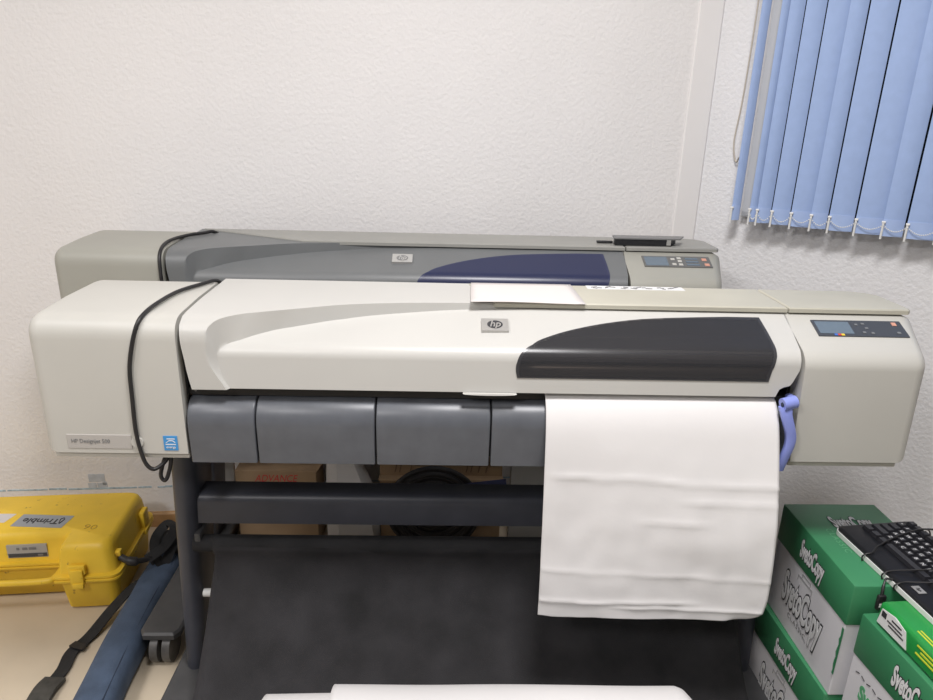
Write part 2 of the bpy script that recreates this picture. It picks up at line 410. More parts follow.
def plotter(name, label, loc, pal, lx, lift, foot_h, front, rot=0):
    R = thing(name, label, 'plotter', loc, rot)
    UP = Matrix.Translation(V(0, 0, lift))
    def B(m, nm, mt, par=R, **k): return m.xf(UP).build(nm, mt, par, **k)
    tb = .252 if front else .235   # where the flat top starts to fall away
    # left end cover
    prof = [(.0, .757), (0, .99)] + [bez((0, .99), (0, 1.033), (.045, 1.035), k/8) for k in range(1, 9)] + [(.14, 1.040), (tb, 1.041)] + [bez((tb, 1.041), (tb+.06, 1.041), (.36, .98), k/6) for k in range(1, 7)] + [(.38, .757)]
    lc = B(extrude_round(prof, -.862, -.5835, .026, (1, 0)), 'end_cover', pal['cream'])
    m = MB(); m.box2((-.846, .006, .744), (-.5835, .37, .758), .003); B(m, 'base_tray', pal['cream'])
    # right end cover with the sloping console
    prof = [(.0, .757), (.010, .950)] + [bez((.010, .950), (.011, .972), (.034, .985), k/8) for k in range(1, 9)] + [(.135, 1.030), (.30, 1.033)] + [bez((.30, 1.033), (.34, 1.03), (.36, .98), k/6) for k in range(1, 7)] + [(.38, .757)]
    m = extrude_round(prof, .622, .868, .026, (0, 1))
    for v in m.bm.verts:
        if v.co.x > .7: v.co.x += .24*max(0, min(v.co.y, .14))*(v.co.x-.7)/.168*max(0, min(1, (v.co.z-.80)/.22))
    rc = B(m, 'end_cover', pal['cream_r'])
    m = MB(); m.box2((.622, .006, .744), (.846, .37, .758), .003); B(m, 'base_tray', pal['cream_r'])
    # lid, its window, inner works
    lid = B(make_lid_mesh(), 'lid', [pal['lid'], M['black']], smooth=50)
    B(pane_mesh(), 'window', [pal['pane'], pal['rim']])
    m = MB(); m.cyl((-.575, .060, .925), (.61, .060, .925), .012); m.box2((-.575, .055, .945), (.61, .085, .953)); B(m, 'carriage_rail', M['rail'])
    m = MB(); m.box2((-.575, .045, .905), (.61, .049, .910)); m.box2((-.575, .07, .962), (.61, .072, .966)); B(m, 'drive_belt', M['belt'])
    m = MB(); m.box2((-.60, .10, .76), (.63, .345, .985), .01); m.box2((-.586, .026, .80), (-.58, .16, .99)); m.box2((.615, .05, .76), (.621, .2, .96))
    m.box2((-.58, .03, .872), (.612, .12, .888)); B(m, 'chassis', M['black'])
    m = MB()   # back shell closing the rear slope
    m.loft([[V(x, .295, 1.034), V(x, .33, 1.03), V(x, .365, .985), V(x, .385, .76), V(x, .36, .76), V(x, .33, .98)] for x in (-.583, .622)]); B(m, 'back_shell', pal['lid'])
    # finger grip under the lid edge
    m = MB(); N = 24
    m.loft([[V(.008+.052*(2*k/N-1), .006, .8955), V(.008+.052*(2*k/N-1), -.002, .896), V(.008+.052*(2*k/N-1), -.003, .8955-.0028*math.sqrt(max(0, 1-(2*k/N-1)**2))), V(.008+.052*(2*k/N-1), .008, .8945-.003*math.sqrt(max(0, 1-(2*k/N-1)**2)))] for k in range(N+1)]); B(m, 'finger_grip', M['cream_lid'] if front else pal['lid'])
    # top plates with the overhanging lip
    def plate(x0, x1, rr, nm, mt):
        if rr: poly = [(x0, .131), (x1-.008, .131), (x1, .139), (x1, .24)] + [(x1-.07*(1-math.cos(a)), .24+.05*math.sin(a)) for a in [PI/2*k/6 for k in range(1, 7)]] + [(x0, .290)]
        else: poly = [(x0+(.05 if front else .32), .131), (x1, .131), (x1, .290), (x0, .290)]
        m = MB(); P = ccw(poly); Q = offset_poly(P, .003)
        m.loft([[V(p[0], p[1], 1.0335) for p in P], [V(p[0], p[1], 1.0415) for p in P], [V(p[0], p[1], 1.0440) for p in Q]]); return B(m, nm, mt, smooth=30)
    plate(-.03 if front else -.57, .6285, 0, 'top_plate', pal['plate']); plate(.632, .892, 1, 'top_plate', pal['plate'])
    # roll cover segments
    edges = [-.5795, -.447, -.214, .013, .24, .467, .608]
    for a, b in zip(edges, edges[1:]):
        prof = [(.0, .739), (-.004, .82)] + [bez((-.004, .82), (-.002, .868), (.045, .872), k/8) for k in range(1, 9)] + [(.12, .874), (.12, .739)]
        m = extrude_round(prof, a+.0015, b-.0015, .003, (1, 1), 3); B(m, 'roll_cover', M['slate'])
    m = MB(); m.box2((-.575, .02, .750), (.605, .11, .858)); B(m, 'cover_core', M['black'])
    # console: screen and keys on the sloped face, local frame (a along x, t up the slope)
    def con(x, t, off): return Ipt(x, t, off)
    def tile(par, nm, mt, x0, x1, t0, t1, skew, off, th=.0012):
        m = MB(); q = []
        for (x, t) in ((x0, t0), (x1, t0), (x1, t1), (x0, t1)):
            q.append((x - skew*(t-.57)/.17, t))
        m.loft([[con(x, t, off-th) for x, t in q], [con(x, t, off) for x, t in q]]); return B(m, nm, mt, par, smooth=0)
    sk = -.0
    cp = tile(R, 'control_panel', pal['panel'], .671, .857, .624, .712, 0, .0025, .003)
    if front:
        tile(cp, 'screen', M['lcd'], .676, .746, .636, .702, 0, .0032)
        for dx, mt in ((.7035, 'blu'), (.7105, 'red'), (.7175, 'yel')): tile(cp, 'ink_mark', M[mt], dx, dx+.0065, .6255, .635, 0, .0034)
        for x, t in ((.757, .683), (.772, .688), (.775, .664), (.765, .640), (.782, .637)): tile(cp, 'button', M['btn'], x, x+.006, t, t+.009, 0, .0036)
        tile(cp, 'button', M['btno'], .836, .845, .684, .702, 0, .0036); tile(cp, 'button', M['btn'], .836, .843, .640, .650, 0, .0036)
    else:
        tile(cp, 'screen', M['lcd'], .676, .738, .632, .704, 0, .0032)
        for x, t in ((.748, .678), (.748, .636), (.766, .686), (.766, .662), (.766, .634)): tile(cp, 'button', M['btnw'], x, x+.011, t, t+.016, 0, .0036)
        for x, t in ((.834, .676), (.837, .634)): tile(cp, 'button', M['btno'], x, x+.013, t, t+.02, 0, .0036)
        for t in (.636, .660, .684): tile(cp, 'key_legend', M['lcd'], .788, .823, t, t+.013, 0, .0034)
    # badge
    x0, x1, t0, t1 = -.0085, .0455, .616, .682
    bd = tile(R, 'badge', M['silver'] if front else M['greybadge'], x0, x1, t0, t1, 0, .004, .007)
    cx, ct = (x0+x1)/2, (t0+t1)/2; c = con(cx, ct, .0043); upv = (con(cx, ct+.02, .0043)-con(cx, ct, .0043)).normalized(); nv = V(1, 0, 0).cross(upv)
    m = MB(); ring = [c + V(1, 0, 0)*.0155*math.cos(a)+upv*.0115*math.sin(a) for a in [2*PI*k/32 for k in range(32)]]
    m.loft([ring, [p+nv*.0006 for p in ring]]); B(m, 'emblem', M['ink'] if front else M['softink'], bd, smooth=0)
    mx = UP @ frame(c+nv*.0010, (1, 0, 0), upv)
    text('lettering', 'hp', .026, mx, M['silver'] if front else M['greybadge'], bd, sx=.85, shear=.25, bold=.0003)
    # stand
    yL = .150
    for s in (-1, 1):
        m = MB(); rings = []
        for z, xc, w, d in ((foot_h, s*(lx+.004), .024, .110), (foot_h+.05, s*(lx+.001), .025, .118), (.45, s*(lx-.013), .027, .13), (.76+lift, s*(lx-.028), .029, .135)):
            r = []
            for k in range(13): a = PI+PI*k/12; r.append(V(xc+w*math.cos(a), yL+.028+.028*math.sin(a), z))
            for k in range(7): a = PI*k/6; r.append(V(xc+w*math.cos(a), yL+d-.012+.012*math.sin(a), z))
            rings.append(r)
        m.loft(rings); m.build('leg', M['navy'], R)
        m = MB(); fw = .052
        poly = [(s*lx-fw, -.30+.02), (s*lx-fw+.012, -.30), (s*lx+fw-.012, -.30), (s*lx+fw, -.28), (s*lx+fw, .36), (s*lx-fw, .36)]
        if not front: poly = [(x, y+.032) for x, y in poly]
        P = ccw(poly); Q = offset_poly(P, .006)
        m.loft([[V(p[0], p[1], foot_h-.018) for p in P], [V(p[0], p[1], foot_h-.005) for p in P], [V(p[0], p[1], foot_h) for p in Q]]); ft = m.build('foot', M['footgrey'], R, smooth=30)
        for yy in ((-.255, .33) if front else (-.235, .33)):
            cz = (foot_h-.019)/2; m = MB()
            for dx in (-.016, .016): m.cyl((s*lx+dx-.010, yy, cz), (s*lx+dx+.010, yy, cz), cz, 24)
            m.box2((s*lx-.004, yy-.01, cz), (s*lx+.004, yy+.012, foot_h-.017)); m.build('caster', M['wheel'], ft)
    m = MB(); pr = [(.170, .487)] + [bez((.170, .538), (.170, .560), (.192, .563), k/6) for k in range(7)] + [(.232, .563), (.232, .487)]
    m.loft([[V(x, p[0], p[1]) for p in ccw(pr)] for x in (-(lx-.04), lx-.04)]); m.build('cross_bar', M['navy'], R)
    for s in (-1, 1):
        m = MB(); m.cyl((s*(lx-.035), .17, .292), (s*(lx-.066), .17, .292), .010, 16); m.build('peg', M['clip'], R)
    if front:
        # media bin
        m = MB(); m.cyl((-(lx-.03), .165, .437), (lx-.03, .165, .437), .020); m.build('bin_rod', M['hem'], R)
        m = MB(); m.cyl((-(lx-.03), .165, .437), (-(lx-.055), .165, .437), .0165); m.box2((-(lx-.035), .15, .43), (-(lx-.05), .20, .47), .003); m.build('rod_bracket', M['footgrey'], R)
        path = smooth_path([(.150, .448, 0), (.140, .436, 0), (.138, .405, 0), (.095, .34, 0), (.04, .26, 0), (-.06, .175, 0), (-.22, .135, 0), (-.38, .19, 0), (-.5, .31, 0), (-.52, .34, 0)], 8)
        hw = lx-.054-.022
        def cl(a, b):
            i = min(len(path)-2, int(b*(len(path)-1))); f = b*(len(path)-1)-i; p = path[i].lerp(path[i+1], f)
            xx = (-hw+2*hw*a); w = noise.noise(V(xx*5, b*3, 1.3))*.010*min(1, b*4)+noise.noise(V(xx*14, b*5, 4))*.004*min(1, b*4)
            return V(xx + .006*math.sin(b*9)*(1 if a in (0, 1) else 0), p.x-w, p.y+w*.7)
        m = MB(); m.grid(90, 60, cl); m.build('bin_cloth', M['cloth'], R, smooth=60, solid=.002)
        m = MB(); m.grid(60, 8, lambda a, b: V(-hw+.002+2*(hw-.002)*a, .165-.0235*math.sin(PI*.5+ (b-.5)*2.6), .437+.0245*math.cos(PI*.5+(b-.5)*2.4)+noise.noise(V(a*30, b, 0))*.001)); m.build('bin_hem', M['hem'], R, smooth=60, solid=.002)
        m = MB(); m.cyl((-(lx-.03), -.52, .34), (lx-.03, -.52, .34), .012); m.build('bin_rod', M['navy'], R)
        for s in (-1, 1):
            m = MB(); m.tube([(s*(lx-.03), -.52, .34), (s*(lx-.03), -.35, .12), (s*(lx-.03), -.27, foot_h-.01)], .012, 10); m.build('bin_arm', M['navy'], R)
        # name plate, button, energy sticker on the left cover
        m = MB(); m.box2((-.815, -.0012, .767), (-.690, .002, .797), .0006, 1); npl = m.build('name_plate', M['inset'], R, smooth=0)
        text('lettering', 'HP Designjet 500', .0125, frame((-.807, -.0015, .783), (1, 0, 0), (0, 0, 1)), M['softink'], npl, align='LEFT', sx=.85)
        m = MB(); m.cyl((-.679, .002, .782), (-.679, -.0035, .782), .0115, 24); bt = m.build('power_button', M['cream'], R)
        m = MB(); m.box2((-.6285, -.0012, .765), (-.6015, .002, .796)); st = m.build('energy_sticker', M['sticker'], R, smooth=0)
        m = MB(); m.box2((-.625, -.0016, .777), (-.605, 0, .779)); m.box2((-.622, -.0016, .789), (-.606, 0, .791))
        m.tube([(-.624, -.0012, .781), (-.618, -.0012, .786), (-.611, -.0012, .786), (-.606, -.0012, .782)], .0008, 6); m.build('sticker_print', M['white'], st, smooth=0)
        text('lettering', 'energy', .007, frame((-.615, -.0016, .772), (1, 0, 0), (0, 0, 1)), M['white'], st)
        # blue load lever
        m = MB()
        pth = smooth_path([(.583, -.016, .884), (.586, -.020, .868), (.594, -.022, .846), (.601, -.022, .825), (.602, -.022, .805), (.598, -.021, .782), (.592, -.018, .748)], 6)
        rings = []
        for i, p in enumerate(pth):
            f = i/(len(pth)-1); w = .0115-.003*f if f > .1 else .0125; d = .006
            rings.append([V(p.x+w*cx_, p.y+d*cy_, p.z) for cx_, cy_ in ((-1, -.6), (-.7, -1), (.7, -1), (1, -.6), (1, .6), (.7, 1), (-.7, 1), (-1, .6))])
        m.loft(rings); m.cyl((.5765, -.016, .889), (.603, -.012, .894), .0125, 20); m.cyl((.60, -.012, .893), (.612, .03, .885), .009, 12)
        lv = m.build('load_lever', M['lever'], R, smooth=50)
        m = MB(); m.cyl((.5755, -.016, .889), (.5775, -.016, .889), .005, 12); m.build('lever_pin', M['bagdark'], lv)
        # strip of writing taped on the top plate
        m = MB(); m.box2((.235, .258, 1.044), (.455, .288, 1.0448)); ls = m.build('paper_strip', M['white'], R, smooth=0); ls['label'] = 'white strip with dark marker strokes'
        m = MB(); random.seed(4)
        for k in range(7):
            x = .25+k*.029
            for q in range(3):
                a = (x+random.uniform(-.006, .012), .265+random.uniform(0, .014)); b = (a[0]+random.uniform(.006, .014), a[1]+random.uniform(-.007, .009))
                m.tube([(a[0], a[1], 1.0450), (b[0], b[1], 1.0450)], .0014, 6)
        m.build('marker_strokes', M['softink'], ls, smooth=0)
    return R

palF = dict(cream=M['cream'], cream_r=M['cream'], lid=M['cream_lid'], pane=M['smoke'], rim=mat('window_rim', (.040, .040, .044), .26), plate=M['yellowed'], panel=M['panel'])
palR = dict(cream=M['rear_cream'], cream_r=M['rear_cream'], lid=M['rear_lid'], pane=M['bluewin'], rim=mat('blue_window_rim', (.022, .028, .078), .32), plate=M['rear_top'], panel=M['panel_rear'])
FX, FY = .0850, 1.24
plotter('wide_format_plotter', 'cream wide-format plotter with smoked window, in front, paper hanging out of it', (FX, FY-.007, 0), palF, .69, 0, .075, True, -.0065)
plotter('wide_format_plotter', 'grey wide-format plotter with dark blue window, behind the cream one against the wall', (-.129, 1.745, 0), palR, .60, .026, .105, False)

# ------------------------------------------------------------------ cables
def cable(label, paths, r, name='power_cable'):
    m = MB()
    for p in paths: m.tube(smooth_path(p), r, 10)
    return tag(m.build(name, M['softblack'], smooth=60), label, 'cable')
cable('black cable lying over the left end of the cream plotter and looping below it',
      [[(-.492, 1.512, 1.036), (-.500, 1.497, 1.0462), (-.519, 1.46, 1.0465), (-.545, 1.39, 1.0465), (-.556, 1.31, 1.043), (-.561, 1.262, 1.036), (-.566, 1.240, 1.022), (-.577, 1.233, .985), (-.588, 1.2335, .935), (-.591, 1.2335, .874), (-.593, 1.2335, .81), (-.589, 1.2335, .765), (-.582, 1.234, .735), (-.570, 1.238, .722), (-.556, 1.25, .728), (-.548, 1.262, .737), (-.545, 1.264, .737), (-.548, 1.262, .715), (-.556, 1.258, .690), (-.563, 1.258, .686), (-.567, 1.258, .70), (-.557, 1.262, .733), (-.553, 1.275, .738)]], .0040)
cable('black cable draped over the left end of the grey rear plotter',
      [[(-.635, 2.04, .99), (-.640, 2.015, 1.045), (-.652, 1.98, 1.0705), (-.672, 1.95, 1.0715), (-.705, 1.90, 1.0715), (-.722, 1.82, 1.0695), (-.720, 1.758, 1.054), (-.717, 1.739, 1.010), (-.714, 1.739, .94), (-.70, 1.739, .83), (-.69, 1.75, .75)]], .0045)

# ------------------------------------------------------------------ paper
def hang(a, b):
    # b: 0 at the platen, 1 at the free bottom edge
    prof = [(1.330, .884, 0), (1.285, .882, 0), (1.250, .875, 0), (1.226, .845, 0), (1.212, .79, 0), (1.195, .70, 0), (1.178, .60, 0), (1.168, .52, 0), (1.162, .445, 0), (1.162, .415, 0)]
    f = b*(len(prof)-1); i = min(len(prof)-2, int(f)); y, z = lerp(prof[i][:2], prof[i+1][:2], f-i)
    P = hang.path; f = b*(len(P)-1); i = min(len(P)-2, int(f)); p = P[i].lerp(P[i+1], f-i); y, z = p.x, p.y
    x = .204+.458*a; d = ss((.88-z)/.3)
    y -= .009+.004*a+a*.036*d; z += (.012+.022*a)*b*b
    # creases
    for (zc, amp, a0, a1, sl) in ((.735, .0035, 0, 1.1, -.012), (.700, .0030, .55, 1.1, -.01), (.655, .003, .37, .75, 0), (.545, .0022, -.1, 1.1, .003), (.485, .004, -.1, .72, .02), (.472, .0035, .3, 1.1, .016)):
        if a0 <= a <= a1:
            e = (z-(zc+sl*(a-.5)+.004*noise.noise(V(a*7, zc*9, 5))))/.0075
            y -= amp*math.exp(-abs(e)*1.4)*min(1, (a-a0)*8+.05, (a1-a)*8+.05)
    y += noise.noise(V(x*9, z*9, 2))*.004*d + noise.noise(V(x*25, z*22, 7))*.0016*d
    # right bottom corner curls back
    k = 1-math.sqrt(max(0, 1-max(0, (b-.80)/.20)**2)); e = ss((a-.80)/.20); x -= .048*k*e; y += .010*k*e
    x -= .010*ss((b-.4)/.6)*ss((a-.6)/.4)
    e2 = max(0, (.06-a)/.06)*b; y += .006*e2
    return V(x, y, z)
hang.path = smooth_path([(1.330, .8935, 0), (1.285, .892, 0), (1.253, .8795, 0), (1.229, .845, 0), (1.213, .79, 0), (1.197, .70, 0), (1.180, .60, 0), (1.170, .52, 0), (1.164, .455, 0), (1.162, .425, 0)], 8)
m = MB(); m.grid(90, 130, hang)
tag(m.build('paper_sheet', M['paper'], smooth=70, solid=.0006), 'large creased white sheet hanging out of the front plotter over its grey roll covers', 'paper')
m = MB(); m.grid(12, 8, lambda a, b: V(.062+.226*a-.010*b*(1-a)+.004*b, 1.356+.166*(1-b), 1.0455+.0012*math.sin(a*5)*b+.0015*(b > .7)*(b-.7)))
tag(m.build('paper_sheet', M['sheet'], smooth=60, solid=.0012), 'small pinkish white sheet lying flat on top of the cream plotter', 'paper')
def curl(x0, x1, dz, sk, dy=0, rc=.05):
    P = smooth_path([(.80, .225, 0), (.93, .195, 0), (1.01, .215, 0), (1.045, .275, 0), (1.035, .335, 0), (.985, .366, 0), (.92, .368, 0), (.84, .345, 0), (.775, .295, 0)], 7)
    def fn(a, b):
        f = b*(len(P)-1); i = min(len(P)-2, int(f)); p = P[i].lerp(P[i+1], f-i)
        x = x0+(x1-x0)*a
        e = max(0, (a-.93)/.07); k = math.sqrt(max(0, 1-e*e))
        z = .20+(p.y-.20)*(.35+.65*k) + dz + sk*(a-.5) + noise.noise(V(x*4, b*4, 3))*.004
        return V(x, p.x+dy - (1-k)*.05, z)
    m = MB(); m.grid(60, 50, fn); return m
tag(curl(-.322, .500, .019, .006, .004).build('paper_sheet', M['paper'], smooth=70, solid=.0006), 'long curled white sheet in the cloth bin, reaching furthest left', 'paper', None)
tag(curl(-.195, .505, .028, -.004, .012).build('paper_sheet', M['paper'], smooth=70, solid=.0006), 'upper curled white sheet in the cloth bin, its corner starting right of the lower sheet', 'paper', None)

# ------------------------------------------------------------------ flat device on the rear plotter
dv = thing('flatbed_device', 'flat black device with grey lid lying on top of the grey rear plotter', 'device', (.572, 1.915, 1.0715))
m = MB(); m.prism(ccw([(-.098, -.022), (.060, -.022), (.085, .020), (-.092, .020)]), 0, .017); m.build('body', M['black'], dv, smooth=0)
m = MB(); m.prism(ccw([(-.102, -.024), (.082, -.024), (.108, .024), (-.096, .024)]), .017, .0205); m.build('device_lid', M['dev'], dv, smooth=0)
m = MB(); m.box2((.046, -.0235, .002), (.058, -.021, .017)); m.build('latch', M['silver'], dv, smooth=0)
m = MB(); m.box((0, 0, .003), (.045, .012, .006), .002)
tag(m.build('pen_drive', M['black'], loc=(.452, 1.925, 1.0715)), 'small dark stick lying left of the flat device on rear plotter', 'stick')

# ------------------------------------------------------------------ yellow instrument case
cs = thing('instrument_case', 'yellow hard plastic instrument case lying flat on the floor by the wall', 'case', (-.968, 1.69, 0), math.radians(5))
W_, D_ = .56, .325
def case_outline(ins, notch=True):
    x1, x0, y0, y1 = 0.042-ins, -W_+ins, 0.0+ins, D_-ins; r = .03
    pts = []
    def arc(cx, cy, a0, a1, rr=r):
        for k in range(6): a = a0+(a1-a0)*k/5; pts.append((cx+rr*math.cos(a), cy+rr*math.sin(a)))
    if notch:
        nx1, nx0, nd = -.125+ins, -.375-ins, .075
        arc(x0+r, y0+r, PI, 1.5*PI); arc(nx0-.012, y0+.012, 1.5*PI, 2*PI, .012); pts.append((nx0, y0+nd-.012)); pts.append((nx0+.012, y0+nd)); pts.append((nx1-.012, y0+nd)); pts.append((nx1, y0+nd-.012)); arc(nx1+.012, y0+.012, PI, 1.5*PI, .012)
    else: arc(x0+r, y0+r, PI, 1.5*PI)
    arc(x1-r, y0+r, 1.5*PI, 2*PI); arc(x1-r, y1-r, 0, PI/2); arc(x0+r, y1-r, PI/2, PI)
    return pts
def ring(ins, z): return [V(x, y, z) for x, y in case_outline(ins)]
m = MB(); m.loft([ring(.022, .004), ring(.014, .012), ring(.006, .098), ring(.004, .108)]); m.build('case_base', M['case'], cs)
m = MB(); m.loft([ring(.004, .126), ring(.006, .130), ring(.012, .195), ring(.018, .213), ring(.028, .221)]); m.build('case_lid', M['case'], cs)
m = MB(); m.loft([ring(-.006, .107), ring(-.008, .110), ring(-.008, .116), ring(-.004, .118)]); m.build('rim', M['case'], cs)
m = MB(); m.loft([ring(-.003, .1195), ring(-.007, .121), ring(-.007, .127), ring(.002, .129)]); m.build('rim', M['case'], cs)
m = MB(); m.loft([ring(.004, .112), ring(.004, .124)]); m.build('gasket', M['black'], cs)
m = MB(); m.tube(smooth_path([(-.128, .045, .118), (-.131, .012, .118), (-.150, -.004, .118), (-.25, -.006, .118), (-.35, -.004, .118), (-.368, .012, .118), (-.372, .045, .118)], 6), .0095, 10); m.build('handle', M['case'], cs)
for xx in (-.062, -.44):
    m = MB(); m.box((xx, -.010, .128), (.036, .012, .052), .003); m.box((xx+.002, -.015, .104), (.030, .010, .018), .003); m.box((xx, -.003, .150), (.046, .012, .03), .003); m.build('latch', M['case'], cs)
m = MB(); m.box((.040, .255, .150), (.018, .045, .06), .004); m.box((.046, .25, .118), (.018, .06, .016), .003); m.build('hinge', M['case'], cs)
m = MB(); m.box((.036, .045, .170), (.020, .020, .020), .005); m.build('strap_lug', M['case'], cs)
lab = []
def on_top(x, y, z=.2212): return (x, y, z)
m = MB(); m.loft([[V(*on_top(x, y, z)) for x, y in ((-.288, .125), (-.138, .105), (-.125, .168), (-.278, .188))] for z in (.2205, .2218)]); l1 = m.build('label_plate', M['caselabel'], cs, smooth=0); l1['label'] = 'grey name label'
text('lettering', 'Trimble', .036, frame((-.212, .147, .2220), (-.99, .13, 0), (-.13, -.99, 0)), M['ink'], l1, sx=.95, bold=.0006)
m = MB(); m.tube([(-.152, .128, .2219), (-.146, .150, .2219), (-.150, .158, .2219), (-.158, .152, .2219), (-.155, .132, .2219), (-.152, .128, .2219)], .0016, 6); m.build('label_mark', M['ink'], l1)
m = MB(); m.loft([[V(*on_top(x, y, z)) for x, y in ((-.36, .150), (-.315, .146), (-.300, .192), (-.355, .197))] for z in (.2205, .2216)]); m.build('worn_sticker', M['sheet'], cs, smooth=0)
m = MB(); m.box2((-.285, .0715+.009, .142), (-.175, .074+.014, .184)); l2 = m.build('label_plate', M['greybadge'], cs, smooth=0); l2['label'] = 'silver type label with dark lower band'
m = MB(); m.box2((-.283, .0795, .144), (-.177, .0815, .156)); m.build('label_band', M['panel'], l2, smooth=0)
m = MB()
for xx, w in ((-.258, .008), (-.242, .014), (-.224, .020)): m.box2((xx, .0797, .168), (xx+w, .0812, .176))
m.box2((-.202, .079, .147), (-.188, .0812, .153)); m.build('label_print', M['softink'], l2, smooth=0)
t_ = text('pen_mark', '06', .034, frame((-.055, .105, .2215), (-.97, .16, 0), (-.16, -.97, 0)), M['case_scuff'], cs, sx=1.25, bold=-.0006)
# shoulder strap clipped to the case
def ribbon(path, w, th=.002, nrm=V(0, 0, 1)):
    P = smooth_path(path, 8); rings = []
    for i, p in enumerate(P):
        t = (P[min(i+1, len(P)-1)]-P[max(0, i-1)]).normalized(); s = t.cross(nrm).normalized(); n = s.cross(t)
        rings.append([p+s*w+n*th, p-s*w+n*th, p-s*w-n*th, p+s*w-n*th])
    m = MB(); m.loft(rings); return m
ic = (Matrix.Translation(cs.location) @ Matrix.Rotation(math.radians(5), 4, 'Z')).inverted()
m = ribbon([(-.80, 1.80, .06), (-.84, 1.765, .075), (-.895, 1.72, .065), (-.935, 1.665, .035), (-.965, 1.58, .009), (-.985, 1.52, .007), (-.978, 1.46, .006), (-.980, 1.38, .012), (-.97, 1.30, .012)], .017, .0018)
st = m.xf(ic).build('shoulder_strap', M['strap'], cs, smooth=30)
m = ribbon([(-.978, 1.425, .010), (-.980, 1.38, .018), (-.972, 1.31, .018), (-.955, 1.22, .016)], .027, .005); m.xf(ic).build('strap_pad', M['strappad'], st, smooth=30)
m = ribbon([(-.995, 1.545, .012), (-.975, 1.535, .013), (-.955, 1.53, .012)], .010, .003); m.xf(ic).build('strap_buckle', M['black'], st, smooth=30)
m = MB(); m.tube(smooth_path([(-.930, 1.735, .155), (-.905, 1.728, .148), (-.880, 1.735, .142), (-.855, 1.76, .135)], 5), [.010]*5+[.013]*5+[.008]*6, 10); m.xf(ic).build('strap_clip', M['softblack'], cs)
m = ribbon([(-.862, 1.75, .138), (-.83, 1.80, .148), (-.825, 1.87, .16), (-.86, 1.91, .155), (-.885, 1.87, .13), (-.86, 1.80, .12), (-.83, 1.78, .10), (-.82, 1.84, .135), (-.855, 1.90, .125), (-.875, 1.82, .105), (-.83, 1.77, .09), (-.80, 1.80, .07)], .014, .0015, V(.5, -.3, .8)); m.xf(ic).build('strap_tail', M['strap'], st, smooth=30)

# ------------------------------------------------------------------ blue bag
bg = thing('tripod_bag', 'long blue fabric bag lying on the floor between the yellow case and plotter leg', 'bag', (-.80, 1.6, 0))
def bagring(p, w, hgt, n=28):
    return [V(p[0]+w*math.copysign(abs(math.cos(a))**.75, math.cos(a)), p[1], .052+hgt*(math.copysign(abs(math.sin(a))**.8, math.sin(a)))) for a in [2*PI*k/n for k in range(n)]]
bc = [(-.832, 2.02), (-.835, 1.95), (-.836, 1.85), (-.832, 1.7), (-.826, 1.55), (-.815, 1.4), (-.800, 1.25), (-.785, 1.1)]
m = MB(); rings = []
for i in range(57):
    f = i/56*(len(bc)-1); k = min(len(bc)-2, int(f)); p = lerp(bc[k], bc[k+1], f-k)
    e = min(1, (2.03-p[1])/.08); w = (.028+.024*math.sqrt(e)) + .003*noise.noise(V(p[1]*7, 1, 1)); h_ = min(.050, .020+.030*math.sqrt(e)) + .002*noise.noise(V(p[1]*9, 5, 1)) - .002
    rings.append([V(q.x, q.y, max(.002, q.z)) for q in bagring(p, w, h_)])
m.loft(rings); m.xf(Matrix.Translation(-bg.location)); m.build('bag_body', M['bag'], bg, smooth=60)
m = MB(); m.tube(smooth_path([(x+.030, y, .093) for x, y in bc[1:]], 6), .0022, 6); m.xf(Matrix.Translation(-bg.location)).build('zip_seam', M['bagdark'], bg)
m = MB(); rr = bagring((-.836, 1.865), .056, .051); r2 = bagring((-.836, 1.835), .056, .051)
m.loft([rr, r2], cap=False); m.xf(Matrix.Translation(-bg.location)).build('bag_strap', M['strap'], bg, solid=.002)

bg.location.x -= .006
